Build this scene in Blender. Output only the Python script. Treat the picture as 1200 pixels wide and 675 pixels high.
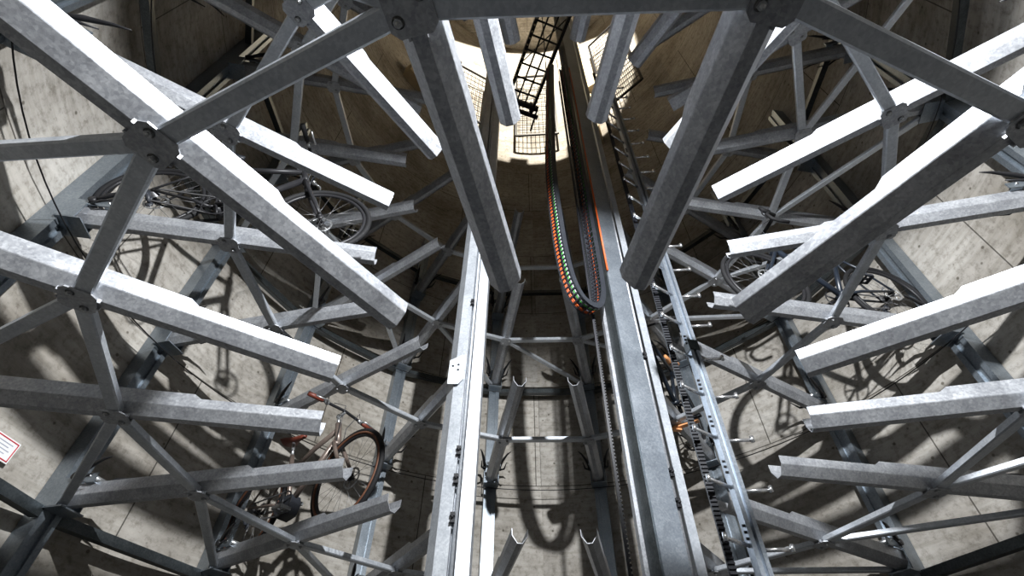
import bpy, math, random
from mathutils import Vector, Matrix
random.seed(4)
for _o in list(bpy.data.objects): bpy.data.objects.remove(_o)
scene = bpy.context.scene
COL = scene.collection
PI = math.pi

# ------------------------------------------------------------------ camera
cam = bpy.data.objects.new('camera', bpy.data.cameras.new('camera'))
COL.objects.link(cam)
cam.data.sensor_width = 36.0
cam.data.lens = 17.7576
cam.data.clip_start = 0.02
CAM = Vector((-0.1751, -2.3069, -1.2228))
PITCH, YAW, ROLL = 0.8100, 0.0330, -0.0157
cam.matrix_world = (Matrix.Translation(CAM) @ Matrix.Rotation(YAW, 4, 'Z')
                    @ Matrix.Rotation(PI / 2 + PITCH, 4, 'X') @ Matrix.Rotation(-ROLL, 4, 'Z'))
scene.camera = cam

# ------------------------------------------------------------------ world, lamps, exposure
world = bpy.data.worlds.new('world'); scene.world = world
world.use_nodes = True
world.node_tree.nodes['Background'].inputs[0].default_value = (0.75, 0.85, 1.0, 1)
world.node_tree.nodes['Background'].inputs[1].default_value = 0.1
scene.view_settings.view_transform = 'Standard'
scene.view_settings.look = 'None'
scene.view_settings.exposure = 0.12
scene.view_settings.gamma = 1.0
scene.view_settings.use_curve_mapping = False


def spot(name, loc, target, energy, angle, blend, size, color):
    l = bpy.data.lights.new(name, 'SPOT')
    l.energy = energy; l.spot_size = math.radians(angle); l.spot_blend = blend
    l.shadow_soft_size = size; l.color = color
    o = bpy.data.objects.new(name, l); COL.objects.link(o)
    o.location = loc
    o.rotation_euler = (Vector(target) - Vector(loc)).to_track_quat('-Z', 'Y').to_euler()
    return o


LAMP = (0.45, -2.83, 1.87)
spot('flood_lamp', LAMP, (LAMP[0] - 0.1, LAMP[1] + 1.0, LAMP[2] - 0.5), 1450, 164, 0.75, 0.035, (0.96, 0.98, 1.0))
spot('hall_sun_spot', (0.5, -2.4, 14.2), (0.1, 2.9, 12.06), 9500, 58, 0.12, 0.03, (1.0, 0.92, 0.78))  # added spot standing in for sunlight in the upper hall

# ------------------------------------------------------------------ layout numbers (metres)
U = 1.15
R_TIP, R_NODE, R_END = 1.0 * U, 1.773 * U, 2.56 * U
R_WALL = 2.72 * U
LEVEL = 1.064 * U
A0, STEP = 0.0114, math.radians(22.5)


def az(i): return A0 + i * STEP


def polar(r, i, z=0.0): return Vector((r * math.sin(az(i)), r * math.cos(az(i)), z))


# ------------------------------------------------------------------ materials
def new_mat(name):
    m = bpy.data.materials.new(name); m.use_nodes = True
    nt = m.node_tree
    return m, nt, nt.nodes['Principled BSDF']


def node(nt, kind, **kw):
    n = nt.nodes.new(kind)
    for k, v in kw.items():
        if k.startswith('i_'): n.inputs[k[2:].replace('_', ' ')].default_value = v
        else: setattr(n, k, v)
    return n


def ramp(nt, stops):
    n = nt.nodes.new('ShaderNodeValToRGB')
    el = n.color_ramp.elements
    while len(el) < len(stops): el.new(0.5)
    for e, (p, c) in zip(el, stops):
        e.position = p; e.color = (*c, 1) if len(c) == 3 else c
    return n


def plain(name, col, rough=0.5, metal=0.0, var=0.12, scale=14):
    m, nt, b = new_mat(name)
    tc = node(nt, 'ShaderNodeTexCoord')
    nz = node(nt, 'ShaderNodeTexNoise', i_Scale=scale, i_Detail=4.0)
    nt.links.new(tc.outputs['Object'], nz.inputs['Vector'])
    lo = tuple(max(0, c * (1 - var)) for c in col); hi = tuple(min(1, c * (1 + var)) for c in col)
    r = ramp(nt, [(0.3, lo), (0.7, hi)])
    nt.links.new(nz.outputs['Fac'], r.inputs[0]); nt.links.new(r.outputs[0], b.inputs['Base Color'])
    b.inputs['Roughness'].default_value = rough; b.inputs['Metallic'].default_value = metal
    return m


def galvanised(name, dark, mid, light, rough=0.42, metal=0.55, scale=9.0):
    m, nt, b = new_mat(name)
    tc = node(nt, 'ShaderNodeTexCoord'); info = node(nt, 'ShaderNodeObjectInfo')
    add = node(nt, 'ShaderNodeVectorMath', operation='ADD')
    sc = node(nt, 'ShaderNodeVectorMath', operation='SCALE'); sc.inputs[3].default_value = 17.0
    nt.links.new(info.outputs['Random'], sc.inputs[0])
    nt.links.new(tc.outputs['Object'], add.inputs[0]); nt.links.new(sc.outputs[0], add.inputs[1])
    v = node(nt, 'ShaderNodeTexVoronoi', i_Scale=110.0)            # zinc spangle
    n1 = node(nt, 'ShaderNodeTexNoise', i_Scale=scale, i_Detail=6.0, i_Roughness=0.65)
    n2 = node(nt, 'ShaderNodeTexNoise', i_Scale=90.0, i_Detail=3.0)
    for t in (v, n1, n2): nt.links.new(add.outputs[0], t.inputs['Vector'])
    mx = node(nt, 'ShaderNodeMix', data_type='FLOAT'); mx.inputs[0].default_value = 0.22
    sep = node(nt, 'ShaderNodeSeparateColor')
    nt.links.new(v.outputs['Color'], sep.inputs[0])
    nt.links.new(n1.outputs['Fac'], mx.inputs[2]); nt.links.new(sep.outputs[0], mx.inputs[3])
    mx2 = node(nt, 'ShaderNodeMix', data_type='FLOAT'); mx2.inputs[0].default_value = 0.25
    nt.links.new(mx.outputs[0], mx2.inputs[2]); nt.links.new(n2.outputs['Fac'], mx2.inputs[3])
    r = ramp(nt, [(0.28, dark), (0.5, mid), (0.72, light)])
    nt.links.new(mx2.outputs[0], r.inputs[0]); nt.links.new(r.outputs[0], b.inputs['Base Color'])
    rr = node(nt, 'ShaderNodeMapRange'); rr.inputs[3].default_value = rough - 0.1; rr.inputs[4].default_value = rough + 0.15
    nt.links.new(mx2.outputs[0], rr.inputs[0]); nt.links.new(rr.outputs[0], b.inputs['Roughness'])
    b.inputs['Metallic'].default_value = metal
    bp = node(nt, 'ShaderNodeBump', i_Strength=0.08, i_Distance=0.004)
    nt.links.new(n2.outputs['Fac'], bp.inputs['Height']); nt.links.new(bp.outputs[0], b.inputs['Normal'])
    return m


def concrete(name):
    m, nt, b = new_mat(name)
    uv = node(nt, 'ShaderNodeUVMap')
    L = nt.links.new
    br = node(nt, 'ShaderNodeTexBrick', offset=0.5, i_Scale=1.0, i_Mortar_Size=0.006, i_Brick_Width=2.45,
              i_Row_Height=1.31, i_Mortar_Smooth=0.3)
    br.inputs['Color1'].default_value = (0.92, 0.92, 0.92, 1); br.inputs['Color2'].default_value = (1.05, 1.04, 1.02, 1)
    br.inputs['Mortar'].default_value = (0.22, 0.21, 0.2, 1)
    L(uv.outputs[0], br.inputs['Vector'])
    n1 = node(nt, 'ShaderNodeTexNoise', i_Scale=0.9, i_Detail=8.0, i_Roughness=0.62)
    n2 = node(nt, 'ShaderNodeTexNoise', i_Scale=16.0, i_Detail=6.0, i_Roughness=0.7)
    mp = node(nt, 'ShaderNodeMapping'); mp.inputs['Scale'].default_value = (1.0, 9.0, 1.0)
    n3 = node(nt, 'ShaderNodeTexNoise', i_Scale=2.2, i_Detail=5.0, i_Roughness=0.6)      # board marks
    L(uv.outputs[0], n1.inputs['Vector']); L(uv.outputs[0], n2.inputs['Vector'])
    L(uv.outputs[0], mp.inputs[0]); L(mp.outputs[0], n3.inputs['Vector'])
    r1 = ramp(nt, [(0.3, (0.165, 0.146, 0.118)), (0.48, (0.335, 0.315, 0.285)), (0.72, (0.53, 0.51, 0.475))])
    L(n1.outputs['Fac'], r1.inputs[0])
    r2 = ramp(nt, [(0.34, (0.62, 0.60, 0.57)), (0.5, (1, 1, 1)), (0.75, (1.12, 1.11, 1.1))])
    L(n2.outputs['Fac'], r2.inputs[0])
    r3 = ramp(nt, [(0.3, (0.74, 0.73, 0.70)), (0.55, (1, 1, 1)), (0.8, (1.1, 1.1, 1.1))])
    L(n3.outputs['Fac'], r3.inputs[0])
    vo = node(nt, 'ShaderNodeTexVoronoi', i_Scale=7.0)                                   # blow holes
    L(uv.outputs[0], vo.inputs['Vector'])
    r4 = ramp(nt, [(0.06, (0.35, 0.33, 0.3)), (0.11, (1, 1, 1))])
    L(vo.outputs['Distance'], r4.inputs[0])
    prev = r1.outputs[0]
    for o in (r2.outputs[0], r3.outputs[0], r4.outputs[0], br.outputs['Color']):
        mx = node(nt, 'ShaderNodeMix', data_type='RGBA', blend_type='MULTIPLY'); mx.inputs[0].default_value = 1.0
        L(prev, mx.inputs[6]); L(o, mx.inputs[7]); prev = mx.outputs[2]
    L(prev, b.inputs['Base Color'])
    b.inputs['Roughness'].default_value = 0.85
    bp = node(nt, 'ShaderNodeBump', i_Strength=0.35, i_Distance=0.01)
    L(n2.outputs['Fac'], bp.inputs['Height']); L(bp.outputs[0], b.inputs['Normal'])
    return m


M = {}
M['galv'] = galvanised('galvanised_steel', (0.22, 0.228, 0.25), (0.35, 0.364, 0.39), (0.54, 0.555, 0.58))
M['galv_light'] = galvanised('galvanised_steel_light', (0.36, 0.39, 0.43), (0.48, 0.51, 0.55), (0.62, 0.65, 0.68), 0.4, 0.55)
M['galv_blue'] = galvanised('galvanised_steel_upright', (0.17, 0.20, 0.23), (0.24, 0.275, 0.31), (0.34, 0.375, 0.41), 0.34, 0.75, 3.0)
M['galv_mast'] = galvanised('galvanised_steel_mast', (0.24, 0.275, 0.32), (0.33, 0.37, 0.42), (0.46, 0.50, 0.55), 0.40, 0.82, 4.0)
M['dark_rail'] = galvanised('dark_steel_rail', (0.035, 0.042, 0.045), (0.06, 0.07, 0.075), (0.10, 0.11, 0.115), 0.35, 0.6)
M['concrete'] = concrete('shaft_concrete')
M['dark_floor'] = plain('dark_low_bounce_floor', (0.07, 0.072, 0.075), 0.45, 0, 0.3, 3)  # unseen floor, coloured dark to cut bounce light on undersides
M['bolt'] = plain('zinc_bolt', (0.42, 0.43, 0.44), 0.35, 0.8)
M['chrome'] = plain('polished_steel', (0.72, 0.73, 0.75), 0.22, 0.9, 0.05)
M['rubber'] = plain('black_rubber', (0.012, 0.012, 0.013), 0.7)
M['rubber'].node_tree.nodes['Principled BSDF'].inputs['Specular IOR Level'].default_value = 0.2
M['plastic'] = plain('black_plastic', (0.03, 0.033, 0.04), 0.38)
M['belt'] = plain('toothed_black', (0.012, 0.013, 0.017), 0.5)
M['blacksteel'] = plain('black_painted_steel', (0.018, 0.018, 0.02), 0.4, 0.0)
M['spoke'] = plain('dark_spoke_steel', (0.16, 0.16, 0.165), 0.4, 0.6)
for k in ('belt', 'blacksteel', 'plastic'): M[k].node_tree.nodes['Principled BSDF'].inputs['Specular IOR Level'].default_value = 0.25
M['bronze'] = plain('bronze_paint', (0.17, 0.132, 0.112), 0.36, 0.3)
M['navy'] = plain('navy_paint', (0.013, 0.018, 0.027), 0.35, 0.0)
M['brown'] = plain('brown_leather', (0.15, 0.032, 0.018), 0.5)
M['tan'] = plain('tan_sidewall', (0.11, 0.042, 0.02), 0.7)
M['orange'] = plain('orange_sheath', (0.55, 0.09, 0.012), 0.5)
M['orange_wood'] = plain('orange_paint', (0.75, 0.34, 0.14), 0.5)
M['green'] = plain('green_sheath', (0.05, 0.33, 0.04), 0.5)
M['grey_cable'] = plain('grey_sheath', (0.35, 0.36, 0.38), 0.45)
M['white'] = plain('white_enamel', (0.8, 0.8, 0.8), 0.4, 0, 0.03)
M['red'] = plain('red_enamel', (0.5, 0.02, 0.04), 0.4, 0, 0.05)
M['grey_print'] = plain('grey_print', (0.35, 0.37, 0.45), 0.5)
M['red_glass'] = plain('red_reflector', (0.6, 0.02, 0.01), 0.2)
M['beige'] = plain('beige_render', (0.52, 0.42, 0.27), 0.8, 0, 0.2, 3)


# ------------------------------------------------------------------ mesh helpers
class MB:
    def __init__(s): s.v, s.f, s.s = [], [], []

    def add(s, vs, fs, smooth=False):
        o = len(s.v); s.v += [tuple(v) for v in vs]
        s.f += [tuple(i + o for i in f) for f in fs]; s.s += [smooth] * len(fs)

    def box(s, lo, hi, mat=None):
        x0, y0, z0 = lo; x1, y1, z1 = hi
        vs = [Vector(p) for p in ((x0, y0, z0), (x1, y0, z0), (x1, y1, z0), (x0, y1, z0), (x0, y0, z1), (x1, y0, z1), (x1, y1, z1), (x0, y1, z1))]
        if mat is not None: vs = [mat @ v for v in vs]
        s.add(vs, [(0, 3, 2, 1), (4, 5, 6, 7), (0, 1, 5, 4), (1, 2, 6, 5), (2, 3, 7, 6), (3, 0, 4, 7)])

    def bar(s, a, b, w, h, up=(0, 0, 1)):
        a, b = Vector(a), Vector(b); d = (b - a); L = d.length; d.normalize()
        up = Vector(up)
        if abs(d.dot(up)) > 0.98: up = Vector((1, 0, 0))
        y = up.cross(d).normalized(); z = d.cross(y)
        m = Matrix((d, y, z)).transposed().to_4x4(); m.translation = a
        s.box((0, -w / 2, -h / 2), (L, w / 2, h / 2), m)

    def loft(s, rings, smooth=False, caps=True, closed=True):
        n = len(rings[0]); vs = [v for r in rings for v in r]; fs = []
        for k in range(len(rings) - 1):
            for j in range(n if closed else n - 1):
                a, b = k * n + j, k * n + (j + 1) % n
                fs.append((a, b, b + n, a + n))
        if caps:
            fs.append(tuple(range(n - 1, -1, -1))); fs.append(tuple(range((len(rings) - 1) * n, len(rings) * n)))
        s.add(vs, fs, smooth)

    def tube(s, pts, r, n=8, caps=True, closed=False):
        pts = [Vector(p) for p in pts]; N = len(pts)
        rs = r if isinstance(r, (list, tuple)) else [r] * N
        rings = []; prev = None
        for k, p in enumerate(pts):
            if closed: d = pts[(k + 1) % N] - pts[k - 1]
            else: d = pts[min(k + 1, N - 1)] - pts[max(k - 1, 0)]
            d.normalize()
            if prev is None:
                u = Vector((0, 0, 1)) if abs(d.z) < 0.9 else Vector((1, 0, 0))
                x = d.cross(u).normalized()
            else:
                x = (prev - d * prev.dot(d)).normalized()
            prev = x; y = d.cross(x)
            rings.append([p + (x * math.cos(2 * PI * j / n) + y * math.sin(2 * PI * j / n)) * rs[k] for j in range(n)])
        if closed:
            rings.append(rings[0]); s.loft(rings, True, False)
        else: s.loft(rings, True, caps)

    def cyl(s, a, b, r, n=12, r2=None): s.tube([a, b], [r, r if r2 is None else r2], n)

    def ring(s, c, R, r, axis='y', n=40, m=8, flat=1.0):
        c = Vector(c); rings = []
        for k in range(n + 1):
            t = 2 * PI * k / n; row = []
            for j in range(m):
                u = 2 * PI * j / m; rr = R + r * math.cos(u); h = r * flat * math.sin(u)
                p = {'y': (rr * math.cos(t), h, rr * math.sin(t)), 'z': (rr * math.cos(t), rr * math.sin(t), h), 'x': (h, rr * math.cos(t), rr * math.sin(t))}[axis]
                row.append(c + Vector(p))
            rings.append(row)
        s.loft(rings, True, False)

    def ball(s, c, r, sc=(1, 1, 1), n=12, m=8):
        c = Vector(c); rings = []
        for k in range(m + 1):
            t = PI * k / m; rad = max(math.sin(t), 0.001)
            rings.append([c + Vector((r * sc[0] * rad * math.cos(2 * PI * j / n), r * sc[1] * rad * math.sin(2 * PI * j / n), r * sc[2] * -math.cos(t))) for j in range(n)])
        s.loft(rings, True, True)

    def prism(s, poly, z0, z1, mat=None):
        n = len(poly)
        vs = [Vector((x, y, z0)) for x, y in poly] + [Vector((x, y, z1)) for x, y in poly]
        if mat is not None: vs = [mat @ v for v in vs]
        s.add(vs, [tuple(range(n - 1, -1, -1)), tuple(range(n, 2 * n))] + [(j, (j + 1) % n, n + (j + 1) % n, n + j) for j in range(n)])

    def mesh(s, name, mat):
        me = bpy.data.meshes.new(name); me.from_pydata(s.v, [], s.f)
        me.polygons.foreach_set('use_smooth', s.s)
        me.materials.append(mat); me.update()
        return me

    def build(s, name, mat, parent=None): return link(name, s.mesh(name, mat), parent)


def link(name, me, parent=None, loc=None, rot=None):
    o = bpy.data.objects.new(name, me); COL.objects.link(o)
    if parent is not None: o.parent = parent
    if loc is not None: o.location = loc
    if rot is not None: o.rotation_euler = rot
    return o


def tag(o, label, cat, group=None):
    o['label'] = label; o['category'] = cat
    if group: o['group'] = group
    return o


def thing(name, label, cat, group=None, loc=(0, 0, 0), rotz=0.0):
    o = bpy.data.objects.new(name, None); COL.objects.link(o)
    o.empty_display_size = 0.1; o.location = loc; o.rotation_euler = (0, 0, rotz)
    return tag(o, label, cat, group)


def structure(o): o['kind'] = 'structure'; return o


def profile_bar(mb, prof, x0, x1, mat=None, segs=1):
    """sweep a closed (y,z) outline along x"""
    rings = []
    for x in (x0, x1):
        rings.append([Vector((x, y, z)) if mat is None else mat @ Vector((x, y, z)) for y, z in prof])
    mb.loft(rings)


def u_profile(w, h, t, lip=0.0):
    """channel open upwards, centred in y, bottom at z=0"""
    b = 0.006
    o = [(-w / 2, h), (-w / 2, b), (-w / 2 + b, 0), (w / 2 - b, 0), (w / 2, b), (w / 2, h)]
    if lip:
        return o + [(w / 2 - lip, h), (w / 2 - lip, h - t), (w / 2 - t, h - t), (w / 2 - t, t), (-w / 2 + t, t), (-w / 2 + t, h - t), (-w / 2 + lip, h - t), (-w / 2 + lip, h)]
    return o + [(w / 2 - t, h), (w / 2 - t, t), (-w / 2 + t, t), (-w / 2 + t, h)]


# ------------------------------------------------------------------ the setting
def shaft_wall():
    n = 96; z0, z1 = -2.7, 15.2; ri, ro = R_WALL, R_WALL + 0.35
    zs = [z0 + (z1 - z0) * k / 12 for k in range(13)]
    vs, fs, uvs = [], [], []
    def quad(ps, uv): 
        o = len(vs); vs.extend(ps); fs.append((o, o + 1, o + 2, o + 3)); uvs.extend(uv)
    for j in range(n):
        a, b = 2 * PI * j / n, 2 * PI * (j + 1) / n
        for k in range(12):
            for r, flip in ((ri, 1), (ro, 0)):
                p = [(r * math.sin(t), r * math.cos(t), z) for t, z in ((a, zs[k]), (b, zs[k]), (b, zs[k + 1]), (a, zs[k + 1]))]
                q = [(t * R_WALL, z) for t, z in ((a, zs[k]), (b, zs[k]), (b, zs[k + 1]), (a, zs[k + 1]))]
                if not flip: p, q = p[::-1], q[::-1]
                quad(p, q)
        for z, flip in ((z0, 0), (z1, 1)):
            p = [(r * math.sin(t), r * math.cos(t), z) for r, t in ((ri, a), (ro, a), (ro, b), (ri, b))]
            quad(p if flip else p[::-1], [(0, 0)] * 4)
    me = bpy.data.meshes.new('wall_round'); me.from_pydata(vs, [], fs)
    l = me.uv_layers.new(name='UVMap')
    for i, u in enumerate(uvs): l.data[i].uv = u
    me.materials.append(M['concrete']); me.update()
    structure(link('wall_round', me))


def disc(name, z0, z1, r, mat=None):
    n = 96
    mb = MB(); mb.prism([(r * math.cos(2 * PI * k / n), r * math.sin(2 * PI * k / n)) for k in range(n)], z0, z1)
    me = mb.mesh(name, mat or M['concrete'])
    l = me.uv_layers.new(name='UVMap')
    for lp in me.loops: l.data[lp.index].uv = me.vertices[lp.vertex_index].co.xy
    structure(link(name, me))


shaft_wall()
disc('floor', -3.0, -2.7, R_WALL + 0.35, M['dark_floor'])
disc('ceiling', 15.2, 15.5, R_WALL + 0.35)


def projected(p):
    q = cam_inv @ Vector(p)
    if q.z > -0.05: return None
    f = 17.7576 / 36 * 1200
    return 600 + f * q.x / -q.z, 337.5 - f * q.y / -q.z


cam_inv = cam.matrix_world.inverted()


def in_frame(pts, margin=60):
    """does any stretch of the line through pts lie inside the photograph's frame"""
    for a, b in zip(pts[:-1], pts[1:]):
        for k in range(41):
            q = projected(Vector(a).lerp(Vector(b), k / 40))
            if q and -margin < q[0] < 1200 + margin and -margin < q[1] < 675 + margin: return True
    return False


# ------------------------------------------------------------------ words for places
ORD = ['first', 'second', 'third', 'fourth', 'fifth', 'sixth', 'seventh', 'eighth']
TIER = ['lowest tier', 'second tier up', 'third tier up', 'topmost tier']


def side_word(i):
    return ORD[int(abs(i))] + (' left' if i < 0 else ' right') + ' of the far centre'


def between_word(i):
    j = i + 1
    if i == -0.5: return 'across the far centre'
    side = 'left' if i < 0 else 'right'
    a, b = sorted((int(abs(i)), int(abs(j))))
    return 'between %s and %s troughs %s of far centre' % (ORD[a], ORD[b], side)


IDX = [k - 7.5 for k in range(16)]

# ------------------------------------------------------------------ bike troughs
T = 0.0035


def trough_section(H):
    out = [(-0.055, H), (-0.053, 0.050), (-0.0515, 0.046), (-0.0185, 0.001), (-0.0165, 0), (0.0165, 0), (0.0185, 0.001), (0.0515, 0.046), (0.053, 0.050), (0.055, H)]
    inn = [(0.055 - T, H), (0.053 - T, 0.052), (0.048, 0.0485), (0.0165, 0.0045), (0.0145, T), (-0.0145, T), (-0.0165, 0.0045), (-0.048, 0.0485), (-0.053 + T, 0.052), (-0.055 + T, H)]
    return out + inn


def trough_mesh():
    mb = MB()
    rings = []
    for x, H in ((0.0, 0.092), (1.70 - R_TIP, 0.092), (1.735 - R_TIP, 0.114), (R_END - R_TIP, 0.114)):
        sec = trough_section(H)
        rings.append([Vector((x, y, z)) for y, z in sec])
    mb.loft(rings)
    return mb.mesh('channel', M['galv'])


def octagon(a, b, c): return [(-a + c, -b), (a - c, -b), (a, -b + c), (a, b - c), (a - c, b), (-a + c, b), (-a, b - c), (-a, -b + c)]


def gusset_mesh():
    mb = MB(); mb.prism(octagon(0.058, 0.056, 0.018), -0.012, -0.006)
    for s in (-1, 1):           # upturned tabs that hug the trough
        mb.box((-0.066, s * 0.020 - 0.003, -0.010), (-0.046, s * 0.020 + 0.003, 0.006))
        mb.box((0.046, s * 0.020 - 0.003, -0.010), (0.066, s * 0.020 + 0.003, 0.006))
    return mb.mesh('gusset_plate', M['galv'])


def bolt_mesh():
    mb = MB(); mb.prism([(0.011 * math.cos(PI / 3 * k), 0.011 * math.sin(PI / 3 * k)) for k in range(6)], -0.009, 0)
    mb.cyl((0, 0, 0), (0, 0, 0.002), 0.015, 14); mb.cyl((0, 0, -0.014), (0, 0, -0.008), 0.006, 8)
    return mb.mesh('bolt', M['bolt'])


def clamp_meshes():
    b = MB()                     # base bracket under and behind the trough end
    b.box((2.74, -0.075, 0.114), (2.92, -0.068, 0.165)); b.box((2.74, 0.068, 0.114), (2.92, 0.075, 0.165))
    b.box((2.90, -0.08, -0.02), (3.005, -0.072, 0.15)); b.box((2.90, 0.072, -0.02), (3.005, 0.08, 0.15))
    b.box((2.86, -0.08, -0.024), (3.005, 0.08, -0.016))
    b.box((2.74, -0.075, 0.108), (2.80, -0.055, 0.113)); b.box((2.74, 0.055, 0.108), (2.80, 0.075, 0.113))
    j = []
    for s in (-1, 1):
        m = MB()
        a = [Vector((2.89, s * 0.078, 0.15)), Vector((2.80, s * 0.10, 0.20)), Vector((2.68, s * 0.135, 0.215)), Vector((2.60, s * 0.16, 0.205))]
        m.tube(a, [0.014, 0.017, 0.010, 0.003], 6)
        m.tube([(2.88, s * 0.078, 0.13), (2.80, s * 0.12, 0.11), (2.70, s * 0.13, 0.13)], [0.008, 0.010, 0.004], 6)
        m.cyl((2.885, s * 0.066, 0.15), (2.885, s * 0.098, 0.15), 0.022, 12)
        j.append(m.mesh('jaw', M['blacksteel']))
    r = MB(); r.cyl((2.79, -0.066, 0.148), (2.79, 0.066, 0.148), 0.020, 14); r.cyl((2.79, -0.082, 0.148), (2.79, 0.082, 0.148), 0.007, 8)
    return b.mesh('wheel_clamp', M['galv_blue']), j, r.mesh('roller', M['bolt'])


CH, GU, BO = trough_mesh(), gusset_mesh(), bolt_mesh()
CB, CJ, CR = clamp_meshes()
BIKE_AT = {(-2.5, 0): 'holding the bronze step-through bicycle', (-4.5, 1): 'holding the black bicycle', (3.5, 1): 'holding the navy road bicycle', (1.5, 1): 'holding the blue bicycle behind the rung ladder'}


def make_trough(i, lv):
    p = polar(R_TIP, i, lv * LEVEL)
    if (i, lv) in BIKE_AT: lab = 'galvanised bike trough, %s, %s' % (TIER[lv], BIKE_AT[(i, lv)])
    else: lab = 'empty galvanised bike trough, %s, %s' % (TIER[lv], side_word(i))
    t = thing('bike_trough', lab, 'bike trough', 'galvanised bike troughs of the %s' % TIER[lv], p, PI / 2 - az(i))
    link('channel', CH, t)
    g = link('gusset_plate', GU, t, (R_NODE - R_TIP, 0, 0))
    for sx, sy in ((-1, -1), (1, 1)):
        link('bolt', BO, g, (0.022 * sx, 0.032 * sy, -0.012))
    c = link('wheel_clamp', CB, t, (-R_TIP, 0, 0))
    for k in CJ: link('jaw', k, c)
    link('roller', CR, c)


TROUGHS = set()
for lv in range(4):
    for i in IDX:
        if in_frame([polar(R_TIP, i, lv * LEVEL), polar(R_END, i, lv * LEVEL)]):
            make_trough(i, lv); TROUGHS.add((i, lv))


# ------------------------------------------------------------------ ring braces, diagonal braces, wall rails
def brace_mesh(name, L, w, h, mat):
    mb = MB(); profile_bar(mb, u_profile(w, h, 0.004), 0, L)
    return mb.mesh(name, mat)


chord = 2 * R_NODE * math.sin(STEP / 2)
RING = brace_mesh('ring_brace', chord - 0.07, 0.058, 0.032, M['galv_light'])
for lv in range(4):
    for i in IDX:
        a, b = polar(R_NODE, i, lv * LEVEL), polar(R_NODE, i + 1, lv * LEVEL)
        if not in_frame([a, b]): continue
        d = (b - a).normalized()
        lab = 'galvanised ring brace, %s, %s' % (TIER[lv], between_word(i)) if i < 7 else 'wide galvanised ring brace, %s, across the near side above the camera' % TIER[lv]
        o = tag(link('ring_brace', RING, None, a + d * 0.035 + Vector((0, 0, -0.0055)), (0, 0, math.atan2(d.y, d.x))), lab, 'brace', 'ring braces of the %s' % TIER[lv])

qa, qb = polar(R_NODE, 0.5), polar(R_END + 0.02, 1.5)
DIAG = brace_mesh('diagonal_brace', (qb - qa).length - 0.15, 0.050, 0.030, M['galv_light'])
for lv in (0, 2):
    for i in IDX:
        j = i + 1 if i < 7 else -7.5
        a, b = polar(R_NODE, i, lv * LEVEL), polar(R_END + 0.02, j, lv * LEVEL)
        if not in_frame([a, b]): continue
        d = (b - a).normalized()
        tag(link('diagonal_brace', DIAG, None, a + d * 0.05 + Vector((0, 0, -0.0055)), (0, 0, math.atan2(d.y, d.x))),
            'slanting galvanised brace, %s, from %s trough to the wall' % (TIER[lv], side_word(i).replace(' of the far centre', '-of-centre')), 'brace', 'diagonal braces of the %s' % TIER[lv])

R_UP = 2.64 * U
wr = 2 * R_UP * math.sin(STEP / 2)


def rail_mesh():
    mb = MB()
    m = Matrix.Rotation(PI / 2, 4, 'X')
    # two parallel channels, open towards the shaft
    for z in (0.0,):
        prof = [(-0.03, z), (0.03, z), (0.03, z + 0.005), (-0.022, z + 0.005), (-0.022, z + 0.055), (0.03, z + 0.055), (0.03, z + 0.06), (-0.03, z + 0.06)]
        profile_bar(mb, prof, 0, wr - 0.135)
    return mb.mesh('wall_rail', M['dark_rail'])


RAIL = rail_mesh()
for lv, dz in ((0, -0.07), (2, -0.03), (3, 0.52)):
    for i in IDX:
        a, b = polar(R_UP, i, lv * LEVEL + dz), polar(R_UP, i + 1, lv * LEVEL + dz)
        if not in_frame([a, b]) : continue
        d = (b - a).normalized()
        tag(link('wall_rail', RAIL, None, a + d * 0.0675, (0, 0, math.atan2(d.y, d.x))),
            'dark steel wall rail, %s, %s' % (TIER[lv], between_word(i).replace('troughs', 'uprights')), 'rail', 'dark wall rails of the %s' % TIER[lv])


# ------------------------------------------------------------------ wall uprights
def upright_mesh():
    mb = MB(); z0, z1 = -2.7, 4.9
    w, d0, d1, t = 0.062, 2.99, R_WALL - 0.012, 0.004
    prof = [(d1, -w), (d0, -w), (d0, -0.022), (d0 + 0.018, -0.022), (d0 + 0.018, 0.022), (d0, 0.022), (d0, w), (d1, w)]
    n = len(prof)
    mb.add([(x, y, z) for z in (z0, z1) for x, y in prof],
           [tuple(range(n - 1, -1, -1)), tuple(range(n, 2 * n))] + [(j, (j + 1) % n, n + (j + 1) % n, n + j) for j in range(n)])
    return mb.mesh('channel', M['galv_blue'])


UPR = upright_mesh()
for i in IDX:
    if in_frame([polar(3.0, i, -2.6), polar(3.0, i, 4.9)]):
        t = thing('wall_upright', 'galvanised channel upright on the concrete wall, %s' % side_word(i), 'upright', 'wall uprights around the shaft', (0, 0, 0), PI / 2 - az(i))
        link('channel', UPR, t)


# ------------------------------------------------------------------ lift masts
def mast_prism(prof, z0, z1, mat, name, parent):
    mb = MB(); mb.prism(prof, z0, z1); return mb.build(name, mat, parent)


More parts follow.
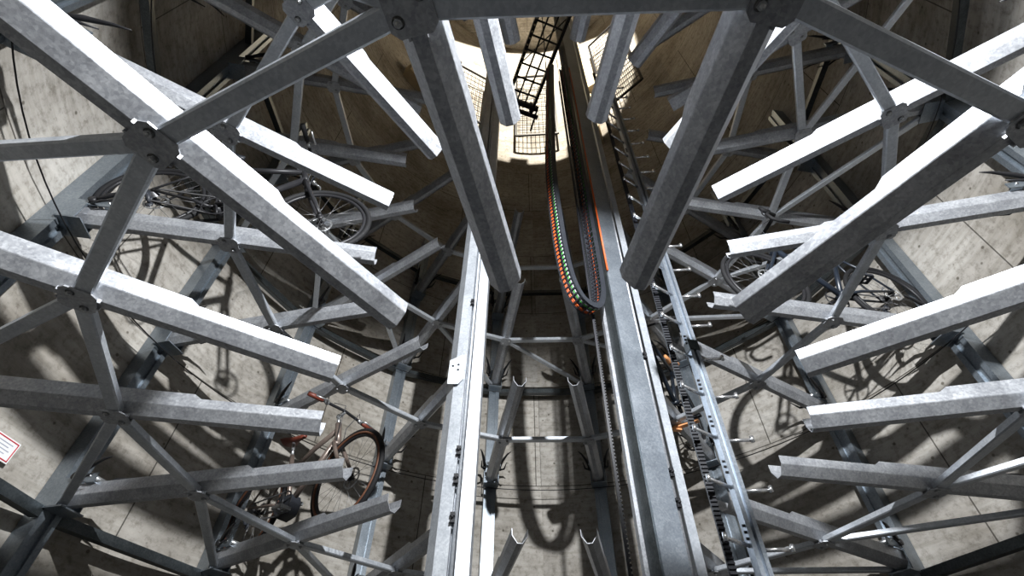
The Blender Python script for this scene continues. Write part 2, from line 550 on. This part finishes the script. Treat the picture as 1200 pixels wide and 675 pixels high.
ZB, ZT = -2.7, 9.6
lm = thing('lift_mast', 'tall galvanised lift mast left of the centre with bracket plate and lit front', 'mast', 'lift masts', (-0.54, 0.25, 0))
mast_prism([(-0.115, 0.06), (-0.068, 0.0), (0.0, -0.012), (0.0, 0.10)], ZB, ZT, M['galv_light'], 'mast_column', lm)
mast_prism([(0.0, 0.03), (0.034, 0.03), (0.034, 0.10), (0.0, 0.10)], ZB, ZT, M['galv'], 'groove_plate', lm)
mast_prism([(0.036, -0.012), (0.104, -0.012), (0.104, 0.10), (0.098, 0.10), (0.098, -0.006), (0.036, -0.006)], ZB, ZT, M['galv_light'], 'guide_flange', lm)
mb = MB(); mb.cyl((0.018, 0.012, ZB), (0.018, 0.012, ZT), 0.011, 10); mb.build('guide_rod', M['galv_light'], lm)
mb = MB()
mb.prism([(-0.105, 0.60), (-0.04, 0.60), (-0.01, 0.64), (-0.01, 0.82), (-0.035, 0.82), (-0.105, 0.78)], -0.006, 0.0, Matrix(((1, 0, 0, 0), (0, 0, 1, -0.016), (0, 1, 0, 0), (0, 0, 0, 1))))
bp = mb.build('bracket_plate', M['galv_light'], lm)
for x, z in ((-0.082, 0.735), (-0.048, 0.745), (-0.048, 0.705)):
    m2 = MB(); m2.cyl((x, -0.0225, z), (x, -0.018, z), 0.008, 12); m2.build('hole', M['belt'], bp)
CLIP = MB(); CLIP.box((-0.012, -0.03, -0.025), (0.012, -0.008, -0.008)); CLIP.box((-0.012, -0.03, 0.008), (0.012, -0.008, 0.025)); CLIP.cyl((0, -0.04, 0), (0, -0.008, 0), 0.007, 8)
CLIPM = CLIP.mesh('rail_clip', M['blacksteel'])
for z in (-0.2, 0.0, 0.16, 1.3, 2.6): link('rail_clip', CLIPM, lm, (0.004, 0, z))

rm = thing('lift_mast', 'broad galvanised lift mast right of the centre beside the cable chain', 'mast', 'lift masts', (0.485, 0.35, 0), 0.32)
mast_prism([(0.0, 0.0), (0.150, 0.0), (0.150, 0.10), (0.0, 0.10)], ZB, ZT, M['galv_mast'], 'mast_column', rm)
mast_prism([(-0.022, 0.095), (-0.006, 0.012), (-0.0005, 0.012), (-0.0005, 0.095)], ZB, ZT, M['dark_rail'], 'shaded_side_strip', rm)  # shade put in as a dark strip on the mast's unlit inner side
mast_prism([(-0.045, 0.10), (0.0, 0.10), (0.0, 0.106), (-0.039, 0.106), (-0.039, 0.130), (-0.045, 0.130)], ZB, ZT, M['galv'], 'back_flange', rm)
mast_prism([(0.150, 0.045), (0.180, 0.045), (0.180, 0.10), (0.150, 0.10)], ZB, ZT, M['galv'], 'groove_plate', rm)
mb = MB(); mb.cyl((0.166, 0.022, ZB), (0.166, 0.022, ZT), 0.012, 10); mb.build('guide_rod', M['galv'], rm)
mast_prism([(0.182, -0.004), (0.236, -0.004), (0.236, 0.10), (0.230, 0.10), (0.230, 0.002), (0.182, 0.002)], ZB, ZT, M['galv_light'], 'guide_flange', rm)
for z in (-0.05, 0.12, 0.95): link('rail_clip', CLIPM, rm, (0.166, 0.02, z))
mb = MB(); mb.tube([(-0.004, -0.012, 6.0), (-0.004, -0.012, 2.6), (-0.004, -0.012, 1.75)], 0.008, 8); mb.build('orange_cable', M['orange'], rm)

# thin guide wires beside the masts
for x, y, lab, w, turn in ((0.322, 0.33, 'dark toothed drive belt hanging just left of the broad right mast', 0.020, PI / 2),
                           (0.765, 0.225, 'wide black toothed drive rack between the right mast and the rung ladder', 0.034, 0.0)):
    mb = MB(); p = 0.022
    mb.box((-w / 2, 0.0, ZB), (w / 2, 0.014, 5.5))
    z = ZB
    while z < 2.6:
        mb.loft([[Vector((sx * w / 2, 0.001, z)), Vector((sx * w / 2, -0.008, z + p * 0.15)), Vector((sx * w / 2, -0.008, z + p * 0.5)), Vector((sx * w / 2, 0.001, z + p * 0.65))] for sx in (1, -1)]); z += p
    o = mb.build('drive_rack', M['belt']); o.location = (x, y, 0); o.rotation_euler = (0, 0, turn)
    tag(o, lab, 'drive belt', 'toothed drive belts')
mb = MB(); mb.bar((0.335, 0.37, 6.5), (0.335, 0.37, 1.35), 0.016, 0.008, (1, 0, 0))
tag(mb.build('guide_strip', M['dark_rail']), 'slim steel strip hanging inside the cable chain loop', 'strip')

# ------------------------------------------------------------------ cable chain with its U bend
path = []
pts = [(0.215, 5.9), (0.150, 4.4), (0.105, 3.2), (0.118, 2.3), (0.140, 1.85), (0.172, 1.56), (0.225, 1.37), (0.295, 1.285), (0.345, 1.305), (0.375, 1.42), (0.382, 1.60), (0.384, 2.1), (0.384, 5.9)]


def catmull(ps, n):
    out = []
    for k in range(len(ps) - 1):
        p0, p1, p2, p3 = ps[max(k - 1, 0)], ps[k], ps[k + 1], ps[min(k + 2, len(ps) - 1)]
        for j in range(n):
            t = j / n
            out.append(tuple(0.5 * (2 * b + (c - a) * t + (2 * a - 5 * b + 4 * c - d) * t * t + (3 * b - a - 3 * c + d) * t ** 3) for a, b, c, d in zip(p0, p1, p2, p3)))
    out.append(ps[-1]); return out


PULL = [0.235 + (x - 0.2665) * 0.8 for x, z in pts]          # the loop stands askew to the masts
spots = [(CAM.x + (x - CAM.x) * (y - CAM.y) / (0.29 - CAM.y), y, CAM.z + (z - CAM.z) * (y - CAM.y) / (0.29 - CAM.y)) for (x, z), y in zip(pts, PULL)]
dense = [Vector(q) for q in catmull(spots, 60)]
ACROSS = Vector((-0.625, 0.78, 0))
step, acc, nodes_ = 0.038, 0.0, [dense[0]]
for a, b in zip(dense[:-1], dense[1:]):
    acc += (b - a).length
    if acc >= step: nodes_.append(b); acc = 0.0
ch = thing('cable_chain', 'black cable chain with orange and green cables hanging in a U loop', 'cable chain', None, dense[0])
mb = MB(); off = dense[0]
for a, b in zip(nodes_[:-1], nodes_[1:]):
    a, b = a - off, b - off
    d = (b - a).normalized(); L = (b - a).length; y = (ACROSS - d * ACROSS.dot(d)).normalized(); nrm = d.cross(y)
    m = Matrix((d, y, nrm)).transposed().to_4x4(); m.translation = a
    for s in (-1, 1): mb.box((-0.004, s * 0.048 - 0.004, -0.022), (L + 0.002, s * 0.048 + 0.004, 0.022), m)
    mb.box((L * 0.3, -0.048, 0.019), (L * 0.55, 0.048, 0.023), m); mb.box((L * 0.3, -0.048, -0.023), (L * 0.55, 0.048, -0.019), m)
mb.build('link_chain', M['plastic'], ch)
cols = ['plastic', 'grey_cable', 'green', 'plastic', 'plastic', 'orange', 'orange']
for k, c in enumerate(cols):
    yy = -0.037 + 0.0123 * k; mb = MB(); q = []
    for j in range(0, len(nodes_)):
        a = nodes_[max(j - 1, 0)]; b = nodes_[min(j + 1, len(nodes_) - 1)]
        d = (b - a).normalized(); yv = (ACROSS - d * ACROSS.dot(d)).normalized(); nrm = d.cross(yv)
        side = 1 if k != 4 else -0.5
        q.append(nodes_[j] - off + yv * yy + nrm * (-0.013 * side))
    mb.tube(q, 0.0052, 6); mb.build('cable', M[c], ch)

# ------------------------------------------------------------------ rung ladder
la = thing('rung_ladder', 'galvanised single-rail ladder with bent rungs right of the masts', 'ladder', None, (0.905, 0.235, 0))
mb = MB(); mb.prism([(-0.030, -0.026), (-0.009, -0.026), (-0.009, 0.0), (0.009, 0.0), (0.009, -0.026), (0.030, -0.026), (0.030, 0.026), (-0.030, 0.026)], ZB, 5.2)
rail = mb.build('ladder_rail', M['galv_mast'], la)
rail.rotation_euler = (0, 0, 0.15)
LR, RR, CAPM = MB(), MB(), MB()
RR.cyl((0.026, 0, 0), (0.165, -0.012, 0), 0.0095, 10); RR.cyl((0.163, -0.012, -0.011), (0.163, -0.012, 0.022), 0.011, 10)
LR.cyl((-0.026, 0, 0), (-0.165, -0.095, 0), 0.0105, 10); LR.cyl((-0.163, -0.094, -0.011), (-0.163, -0.094, 0.024), 0.0115, 10)
RRM, LRM = RR.mesh('rung', M['chrome']), LR.mesh('rung', M['chrome'])
z = -1.75; k = 0
while z < 5.1:
    link('rung', RRM, la, (0, 0, z)); link('rung', LRM, la, (0, 0, z + 0.02)); z += 0.281
mb = MB(); mb.cyl((-0.040, -0.012, 0), (-0.028, -0.012, 0), 0.007, 8); LBM = mb.mesh('bolt', M['blacksteel'])
for z in (-0.3, 0.03, 0.30, 0.55, 0.9, 2.2, 3.4):
    for dz in (0, 0.03, 0.06): link('bolt', LBM, rail, (0, 0, z + dz))
mb = MB(); mb.box((-0.034, -0.030, 0.84), (0.034, 0.032, 0.92)); j = mb.build('joint_sleeve', M['dark_rail'], la); j.rotation_euler = (0, 0, 0.15)

# ------------------------------------------------------------------ steel wires round the wall
def ring_wire(z, r, lab):
    mb = MB(); mb.tube([(r * math.cos(2 * PI * k / 128), r * math.sin(2 * PI * k / 128), 0) for k in range(128)], 0.0045, 6, closed=True)
    o = mb.build('tension_wire', M['blacksteel']); o.location = (0, 0, z); tag(o, lab, 'wire', 'tension wires round the shaft')


ring_wire(1.185, R_UP - 0.085, 'thin dark wire strung round the shaft just under the second tier clamps')
ring_wire(2.405, R_UP - 0.085, 'thin dark wire strung round the shaft just under the third tier clamps')

# ------------------------------------------------------------------ turnbuckle chain below the right wall rail
d = (polar(R_UP - 0.05, 3.5) - polar(R_UP - 0.05, 2.5)); 
tb = thing('turnbuckle_chain', 'chromed chain and turnbuckle strung below the dark rail at lower right', 'chain', None, polar(R_UP - 0.06, 2.5, -0.235))
L = d.length; d.normalize(); m = Matrix.Rotation(math.atan2(d.y, d.x), 4, 'Z')
x = 0.12; k = 0
LK = MB()
LK.tube([(0.024 * math.cos(t) * 1.0 + (0.012 if math.cos(t) > 0 else -0.012), 0.013 * math.sin(t), 0) for t in [2 * PI * j / 16 for j in range(16)]], 0.004, 6, closed=True)
LKM = LK.mesh('chain_link', M['chrome'])
while x < L - 0.1:
    if 0.50 < x < 0.66:
        b = MB(); b.tube([(s * 0.055, 0.018, 0) for s in (-1, 1)] + [(s * 0.055, -0.018, 0) for s in (1, -1)], 0.0055, 6, closed=True)
        b.cyl((0.05, 0, 0), (0.085, 0, 0), 0.005, 8); b.cyl((-0.05, 0, 0), (-0.085, 0, 0), 0.005, 8)
        o = b.build('turnbuckle', M['chrome'], tb); o.location = m @ Vector((0.58, 0, 0)); o.rotation_euler = (0.5, 0, math.atan2(d.y, d.x)); x = 0.70; continue
    o = link('chain_link', LKM, tb, m @ Vector((x, 0, 0)), ((PI / 2 if k % 2 else 0) + 0.4, 0, math.atan2(d.y, d.x))); x += 0.055; k += 1

# ------------------------------------------------------------------ wall sign
def wall_matrix(x, y, z):
    n = Vector((-x, -y, 0)).normalized(); right = Vector((0, 0, 1)).cross(n)
    mm = Matrix((right, Vector((0, 0, 1)), n)).transposed().to_4x4(); mm.translation = Vector((x, y, z)) + n * 0.012
    return mm


sg = thing('wall_notice', 'small white notice with red border on the wall at lower left', 'sign', None)
sg.matrix_world = wall_matrix(-3.10, 0.215, 0.175)
mb = MB(); mb.box((-0.085, -0.06, -0.006), (0.085, 0.06, 0)); mb.build('panel', M['white'], sg)
mb = MB()
for lo, hi in (((-0.078, 0.047), (0.078, 0.053)), ((-0.078, -0.053), (0.078, -0.047)), ((-0.078, -0.053), (-0.072, 0.053)), ((0.072, -0.053), (0.078, 0.053))):
    mb.box((*lo, 0), (*hi, 0.0015))
mb.build('border', M['red'], sg)
mb = MB()
for k in range(4): mb.box((-0.055, 0.028 - k * 0.018, 0), (0.05 - 0.018 * (k % 2), 0.0325 - k * 0.018, 0.001))
mb.build('print_line', M['grey_print'], sg)

# ------------------------------------------------------------------ bicycles
WR = 0.325


def wheel(parent, name, x, tyre_mat, wall_mat, disc=True, spokes=24):
    w = bpy.data.objects.new(name, None); COL.objects.link(w); w.parent = parent; w.location = (x, 0, WR + 0.015)
    w.empty_display_size = 0.05
    a = MB(); a.ring((0, 0, 0), WR - 0.002, 0.0185, 'y', 56, 10); a.build('tyre', M[tyre_mat], w)
    if wall_mat:
        for s in (-1, 1):
            a = MB(); a.ring((0, s * 0.013, 0), WR - 0.019, 0.0095, 'y', 56, 8, 0.9); a.build('sidewall', M[wall_mat], w)
    a = MB(); a.ring((0, 0, 0), WR - 0.034, 0.012, 'y', 56, 8); a.build('rim', M['blacksteel'], w)
    a = MB()
    for k in range(spokes):
        t = 2 * PI * k / spokes; s = 1 if k % 2 else -1; t2 = t + (0.9 if (k // 2) % 2 else -0.9)
        a.cyl((0.022 * math.cos(t2), s * 0.028, 0.022 * math.sin(t2)), ((WR - 0.04) * math.cos(t), 0, (WR - 0.04) * math.sin(t)), 0.0013, 4)
    a.build('spokes', M['spoke'], w)
    a = MB(); a.cyl((0, -0.05, 0), (0, 0.05, 0), 0.014, 12); a.cyl((0, -0.032, 0), (0, -0.026, 0), 0.026, 14); a.cyl((0, 0.026, 0), (0, 0.032, 0), 0.026, 14)
    a.build('hub', M['blacksteel'], w)
    if disc:
        a = MB(); a.ring((0, 0.04, 0), 0.07, 0.008, 'y', 28, 6, 0.15)
        for k in range(6):
            t = PI / 3 * k; a.cyl((0.02 * math.cos(t), 0.04, 0.02 * math.sin(t)), (0.066 * math.cos(t + 0.4), 0.04, 0.066 * math.sin(t + 0.4)), 0.0035, 5)
        a.build('brake_disc', M['bolt'], w)
    return w


def bicycle(label, i, lv, r_rear, style):
    b = thing('bicycle', label, 'bicycle', 'bicycles parked in the troughs', polar(r_rear, i, lv * LEVEL + 0.024), -PI / 2 - az(i))
    S = style; wb = S['wb']; fm = M[S['paint']]
    hubz = WR + 0.015
    BB = Vector((0.43, 0, 0.28)); ST = Vector((0.25, 0, S['st'])); SAD = Vector((0.205, 0, S['saddle']))
    HT, HB = Vector((wb - 0.275, 0, S['ht'])), Vector((wb - 0.215, 0, S['ht'] - 0.175))
    wheel(b, 'rear_wheel', 0, 'rubber', S.get('wall'), S['disc']); wheel(b, 'front_wheel', wb, 'rubber', S.get('wall'), S['disc'])
    f = MB(); r = S['tube']
    f.cyl(HB + (HB - HT) * 0.05, HT, 0.024, 14)
    f.cyl(HB + (HT - HB) * 0.25, BB, r, 12)
    if S['kind'] == 'step':
        f.tube([HT + (HB - HT) * 0.3, HT.lerp(Vector((0.33, 0, 0.56)), 0.5), Vector((0.325, 0, 0.555))], r * 0.9, 12)
    else: f.cyl(HT + (HB - HT) * 0.22, ST - (ST - BB) * 0.06, r * 0.85, 12)
    f.cyl(BB, ST, r * 0.85, 12); f.cyl(BB + Vector((0, -0.04, 0)), BB + Vector((0, 0.04, 0)), 0.024, 12)
    for s in (-1, 1):
        f.tube([BB + Vector((-0.02, s * 0.02, 0)), Vector((0.28, s * 0.045, 0.305)), Vector((0, s * 0.06, hubz))], [0.013, 0.011, 0.008], 8)
        f.tube([ST + (BB - ST) * (0.35 if S['kind'] == 'step' else 0.12) + Vector((0, s * 0.014, 0)), Vector((0.17, s * 0.045, 0.60)), Vector((0, s * 0.06, hubz))], [0.010, 0.009, 0.007], 8)
    f.build('frame', fm, b)
    f = MB(); crown = HB + (HB - HT) * 0.12
    for s in (-1, 1): f.tube([crown + Vector((0, s * 0.036, 0)), crown.lerp(Vector((wb, 0, hubz)), 0.3) + Vector((0, s * 0.046, 0)), crown.lerp(Vector((wb, 0, hubz)), 0.75) + Vector((0, s * 0.054, 0)), Vector((wb, s * 0.057, hubz))], [0.0165, 0.0155, 0.012, 0.010], 10)
    f.tube([crown + Vector((0, -0.034, 0)), crown + Vector((0, 0, 0.014)), crown + Vector((0, 0.034, 0))], 0.018, 10)
    f.build('fork', M[S['fork']], b)
    f = MB(); f.cyl(ST, SAD + Vector((0, 0, -0.03)), 0.0135, 10); f.build('seat_post', M['bolt'] if S['kind'] == 'step' else M['blacksteel'], b)
    f = MB(); rings = []
    for x, w, z in ((-0.115, 0.045, 0.012), (-0.10, 0.072, 0.014), (-0.05, 0.066, 0.008), (0.02, 0.034, 0.004), (0.09, 0.020, 0.004), (0.14, 0.015, 0.0)):
        rings.append([SAD + Vector((x, w * math.cos(t), z + (0.016 if math.sin(t) > 0 else 0.026) * math.sin(t) - 0.012)) for t in [2 * PI * j / 14 for j in range(14)]])
    f.loft(rings, True); f.build('saddle', M[S['saddle_mat']], b)
    dirn = (HT - HB).normalized()
    SM = HT + dirn * S['stem']
    f = MB(); f.cyl(HT, SM, 0.014, 10); HC = SM + Vector((0.07, 0, 0.02)); f.cyl(SM + Vector((-0.01, 0, -0.01)), HC, 0.014, 10); f.ball(SM, 0.02)
    f.build('stem', M['bolt'] if S['kind'] == 'step' else M['blacksteel'], b)
    hb = MB()
    if S['bar'] == 'flat':
        W = 0.31
        hb.tube([HC + Vector((-0.05, -W, 0.01)), HC + Vector((-0.03, -0.16, 0.008)), HC, HC + Vector((-0.03, 0.16, 0.008)), HC + Vector((-0.05, W, 0.01))], 0.0115, 10)
        bar = hb.build('handlebar', M['blacksteel'], b)
        for s in (-1, 1):
            g = MB(); g.tube([HC + Vector((-0.0535, s * (W + 0.01), 0.0105)), HC + Vector((-0.046, s * 0.26, 0.0095)), HC + Vector((-0.0365, s * 0.195, 0.0085))], [0.018, 0.0175, 0.0165], 12); g.build('grip', M[S['grip']], bar)
            g = MB(); g.tube([HC + Vector((-0.02, s * 0.17, 0.0)), HC + Vector((0.03, s * 0.19, -0.015)), HC + Vector((0.015, s * 0.29, -0.02))], [0.010, 0.007, 0.006], 8)
            g.ball(HC + Vector((-0.02, s * 0.165, 0.0)), 0.022, (0.8, 1, 0.9)); g.build('brake_lever', M['bolt'], bar)
    else:
        for s in (-1, 1):
            hb.tube([HC, HC + Vector((0, s * 0.12, 0)), HC + Vector((0.01, s * 0.19, 0)), HC + Vector((0.07, s * 0.205, -0.005)), HC + Vector((0.105, s * 0.21, -0.045)), HC + Vector((0.08, s * 0.215, -0.10)), HC + Vector((0.03, s * 0.22, -0.125)), HC + Vector((-0.05, s * 0.222, -0.13))], 0.0145, 10)
        bar = hb.build('handlebar', M['rubber'], b)
        for s in (-1, 1):
            g = MB(); g.tube([HC + Vector((0.06, s * 0.206, 0.0)), HC + Vector((0.115, s * 0.208, 0.012)), HC + Vector((0.135, s * 0.21, 0.045))], [0.018, 0.020, 0.013], 10)
            g.tube([HC + Vector((0.125, s * 0.209, 0.01)), HC + Vector((0.145, s * 0.212, -0.05)), HC + Vector((0.125, s * 0.216, -0.11))], [0.007, 0.006, 0.005], 6); g.build('brake_lever', M['rubber'], bar)
    c = MB()                                                       # cables from bar to frame
    for s in (-1, 1): c.tube([HC + Vector((0.02, s * 0.13, 0)), HC + Vector((0.09, s * 0.07, -0.02)), HT + Vector((0.07, s * 0.03, -0.05)), HB + Vector((0.02, s * 0.03, -0.02))], 0.0028, 6)
    c.build('brake_hose', M['plastic'], b)
    cr = MB(); cr.ring(BB + Vector((0, -0.048, 0)), 0.088, 0.006, 'y', 36, 6, 0.6)
    for k in range(4): cr.cyl(BB + Vector((0, -0.048, 0)), BB + Vector((0.085 * math.cos(PI / 2 * k + .4), -0.048, 0.085 * math.sin(PI / 2 * k + .4))), 0.007, 6)
    ang = S['crank']; off = Vector((0.168 * math.cos(ang), 0, 0.168 * math.sin(ang)))
    cr.cyl(BB + Vector((0, -0.065, 0)), BB + off + Vector((0, -0.08, 0)), 0.011, 8); cr.cyl(BB + Vector((0, 0.065, 0)), BB - off + Vector((0, 0.08, 0)), 0.011, 8)
    cr.cyl(BB + Vector((0, -0.066, 0)), BB + Vector((0, 0.066, 0)), 0.012, 10)
    ck = cr.build('crankset', M['blacksteel'], b)
    for s in (-1, 1):
        P = BB + (off if s < 0 else -off) + Vector((0, s * 0.125, 0)); g = MB()
        for dx in (-0.045, 0.045): g.bar(P + Vector((dx, -0.04, 0)), P + Vector((dx, 0.04, 0)), 0.012, 0.022)
        for dy in (-0.04, 0.0, 0.04): g.bar(P + Vector((-0.045, dy, 0)), P + Vector((0.045, dy, 0)), 0.010, 0.018)
        g.cyl(P + Vector((0, -s * 0.05, 0)), P + Vector((0, s * 0.04, 0)), 0.008, 8); g.build('pedal', M[S['pedal']], ck)
    cs = MB()
    for k in range(6): cs.cyl((0, -0.030 - k * 0.004, hubz), (0, -0.032 - k * 0.004, hubz), 0.050 - k * 0.005, 20)
    cs.build('cassette', M['spoke'], b)
    cn = MB()
    for dz, dz2 in ((0.088, 0.040), (-0.088, -0.085)): cn.bar(BB + Vector((0, -0.047, dz)), Vector((0.01, -0.042, hubz + dz2)), 0.006, 0.010)
    cn.build('drive_chain', M['spoke'], b)
    dr = MB(); dr.tube([(0.0, -0.065, hubz - 0.03), (0.02, -0.075, hubz - 0.075), (0.05, -0.06, hubz - 0.13)], [0.014, 0.018, 0.010], 8); dr.cyl((0.02, -0.05, hubz - 0.075), (0.02, -0.042, hubz - 0.075), 0.022, 12); dr.cyl((0.05, -0.05, hubz - 0.135), (0.05, -0.042, hubz - 0.135), 0.022, 12)
    dr.build('derailleur', M['plastic'], b)
    if S.get('motor'):
        g = MB(); g.prism([(0.055, 0.06), (0.085, 0.0), (0.065, -0.075), (-0.03, -0.095), (-0.085, -0.04), (-0.06, 0.05)], -0.045, 0.045, Matrix(((1, 0, 0, BB.x), (0, 0, 1, 0), (0, 1, 0, BB.z), (0, 0, 0, 1)))); g.build('motor', M['plastic'], b)
        for s in (-1, 1):
            g = MB(); g.ball(HC + Vector((0.01, s * 0.30, -0.035)), 0.02, (0.5, 1, 1.2)) if s > 0 else None
            if s > 0: g.build('reflector', M['red_glass'], b)
        g = MB(); g.ring((HT.x + 0.035, -0.0, HT.z - 0.06), 0.014, 0.004, 'x', 16, 6, 0.4); g.build('head_badge', M['blacksteel'], b)
    return b


bicycle('bronze step-through electric bicycle with brown grips parked on the lowest left tier', -2.5, 0, 2.70,
        dict(kind='step', paint='bronze', fork='bronze', wb=1.03, st=0.72, saddle=0.88, saddle_mat='brown', ht=0.83, stem=0.08, bar='flat', grip='brown', tube=0.021, disc=True, crank=-0.6, pedal='bolt', wall='tan', motor=True))
bicycle('black bicycle parked on the second left tier near the large slanting troughs', -4.5, 1, 2.66,
        dict(kind='diamond', paint='blacksteel', fork='blacksteel', wb=1.07, st=0.80, saddle=0.97, saddle_mat='plastic', ht=0.92, stem=0.07, bar='flat', grip='rubber', tube=0.023, disc=True, crank=0.25, pedal='plastic', wall=None))
bicycle('navy drop-bar road bicycle parked on the second right tier', 3.5, 1, 2.69,
        dict(kind='diamond', paint='navy', fork='navy', wb=1.02, st=0.80, saddle=0.98, saddle_mat='plastic', ht=0.90, stem=0.05, bar='drop', grip='rubber', tube=0.022, disc=True, crank=-0.5, pedal='plastic', wall=None))
bicycle('dark blue bicycle with orange saddle half hidden behind the rung ladder', 1.5, 1, 2.66,
        dict(kind='diamond', paint='navy', fork='blacksteel', wb=1.05, st=0.78, saddle=0.92, saddle_mat='orange_wood', ht=0.88, stem=0.06, bar='flat', grip='rubber', tube=0.022, disc=True, crank=0.7, pedal='plastic', wall=None))

# ------------------------------------------------------------------ lift platform high up in the shaft
lp = thing('lift_platform', 'dark steel lift platform with lattice floor high up between the masts', 'lift platform', None, (0.10, 0.50, 7.0), math.radians(21))
mb = MB()
for s in (-1, 1): mb.box((s * 0.225 - 0.025, -0.85, 0), (s * 0.225 + 0.025, 0.85, 0.10))
for y in (-0.82, 0.80): mb.box((-0.20, y, 0.0), (0.20, y + 0.05, 0.09))
mb.build('side_frame', M['blacksteel'], lp)
mb = MB()
for s in (-0.07, 0.07): mb.box((s - 0.012, -0.78, 0.01), (s + 0.012, 0.80, 0.05))
for k in range(7): mb.box((-0.20, -0.68 + k * 0.22, 0.012), (0.20, -0.655 + k * 0.22, 0.04))
mb.build('lattice_floor', M['blacksteel'], lp)
mb = MB()
for k in range(16): mb.cyl((-0.225, -0.78 + k * 0.1, -0.004), (-0.225, -0.78 + k * 0.1, 0.0), 0.015, 10)
mb.build('hole_row', M['beige'], lp)
mb = MB(); mb.box((-0.26, 0.83, 0.06), (0.30, 0.90, 0.16)); mb.box((-0.05, 0.95, 0.0), (0.36, 1.0, 0.08)); mb.cyl((0.22, 0.9, 0.02), (0.22, 0.9, 0.3), 0.04, 12)
mb.bar((0.30, 0.8, 0.05), (0.34, 1.25, 0.05), 0.03, 0.03); mb.bar((0.0, 0.8, 0.05), (0.0, 1.25, 0.05), 0.025, 0.03)
mb.build('drive_carriage', M['blacksteel'], lp)
mb = MB(); mb.bar((-0.20, -0.6, 0.06), (0.20, 0.2, 0.06), 0.015, 0.015); mb.bar((0.20, -0.6, 0.06), (-0.20, 0.2, 0.06), 0.015, 0.015)
mb.build('cross_rod', M['blacksteel'], lp)

# ------------------------------------------------------------------ safety mesh and pilasters in the lit hall above
def mesh_guard(i, w, z0, z1, lab):
    g = thing('mesh_guard', lab, 'guard', 'mesh guards in the lit hall', polar(R_WALL - 0.30, i, z0), -az(i))
    mb = MB()
    n = int(w / 0.09)
    for k in range(n + 1): mb.box((-w / 2 + w * k / n - 0.006, -0.006, 0), (-w / 2 + w * k / n + 0.006, 0.006, z1 - z0))
    n = int((z1 - z0) / 0.22)
    for k in range(n + 1): mb.box((-w / 2, -0.006, (z1 - z0) * k / n - 0.006), (w / 2, 0.006, (z1 - z0) * k / n + 0.006))
    mb.build('wire_mesh', M['blacksteel'], g)
    mb = MB()
    for s in (-1, 1): mb.box((s * w / 2 - 0.025, -0.02, -0.03), (s * w / 2 + 0.025, 0.02, z1 - z0 + 0.03))
    mb.box((-w / 2, -0.02, -0.05), (w / 2, 0.02, 0)); mb.box((-w / 2, -0.02, z1 - z0), (w / 2, 0.02, z1 - z0 + 0.05))
    mb.build('guard_frame', M['blacksteel'], g)


mesh_guard(0.1, 0.9, 9.0, 12.2, 'dark mesh guard on the brightly lit far wall above the shaft')
mesh_guard(-1.35, 0.8, 9.2, 11.6, 'dark mesh guard on the lit wall left of the lift platform')
mesh_guard(1.9, 0.9, 9.2, 13.0, 'dark mesh guard on the lit wall right of the lift platform')
for i, lab in ((1.15, 'beige pilaster on the lit wall right behind the mast'), (-0.75, 'beige pilaster on the lit wall behind the left mast')):
    p = polar(R_WALL - 0.10, i, 8.4); mb = MB(); mb.box((-0.13, -0.08, 0), (0.13, 0.08, 6.7))
    o = mb.build('pilaster', M['beige']); o.location = p; o.rotation_euler = (0, 0, -az(i)); tag(o, lab, 'pilaster', 'beige pilasters')


# ------------------------------------------------------------------ concrete ledges of the hall wall
def ledge(n, i0, i1, z0, z1, depth):
    mb = MB(); k = 14; rings = []
    for j in range(k + 1):
        t = i0 + (i1 - i0) * j / k
        rings.append([polar(R_WALL - depth, t, z0), polar(R_WALL - 0.002, t, z0), polar(R_WALL - 0.002, t, z1), polar(R_WALL - depth, t, z1)])
    mb.loft(rings); structure(mb.build('trim_%d' % n, M['beige']))


ledge(1, -2.6, -1.75, 11.2, 11.9, 0.35)
ledge(2, -2.6, -1.75, 9.4, 9.8, 0.22)
ledge(3, 0.75, 1.6, 10.6, 11.0, 0.30)

mb = MB(); mb.box((-2.9, -0.15, 11.05), (2.9, 0.0, 11.62))  # unseen joist added to cut the bottom of the hall light straight
for x, h in ((-0.9, 0.14), (-0.45, 0.2), (0.1, 0.12), (0.62, 0.22), (1.2, 0.15)): mb.box((x, -0.12, 11.62), (x + 0.16, -0.03, 11.62 + h))  # stubs added to make that light edge uneven
structure(mb.build('trim_4', M['blacksteel']))

p = polar(2.10, 1.5, LEVEL); t = Vector((math.cos(az(1.5)), -math.sin(az(1.5)), 0)); rd = polar(1.0, 1.5)
mb = MB(); mb.bar(-t * 0.13 + Vector((0, 0, -0.022)), t * 0.20 + Vector((0, 0, -0.022)), 0.045, 0.018)
mb.bar(-t * 0.12 - rd * 0.10 + Vector((0, 0, -0.042)), t * 0.02 + rd * 0.03 + Vector((0, 0, -0.042)), 0.04, 0.018)
o = mb.build('orange_slat', M['orange_wood']); o.location = p
tag(o, 'orange wooden slats crossed under a trough behind the rung ladder', 'slat')

# ------------------------------------------------------------------ floodlight behind the viewpoint; its visor is added to cut upward light
fl = thing('flood_light', 'black floodlight with added light-cutting visor on the near wall behind the viewpoint', 'floodlight', None, LAMP)
mb = MB(); mb.box((-0.13, -0.16, -0.12), (0.13, -0.06, 0.058)); mb.build('housing', M['blacksteel'], fl)
mb = MB(); mb.box((-0.50, -0.06, 0.058), (0.50, 0.36, 0.066)); mb.build('light_cutoff_hood', M['blacksteel'], fl)  # visor added out of view to block the lamp's upward light
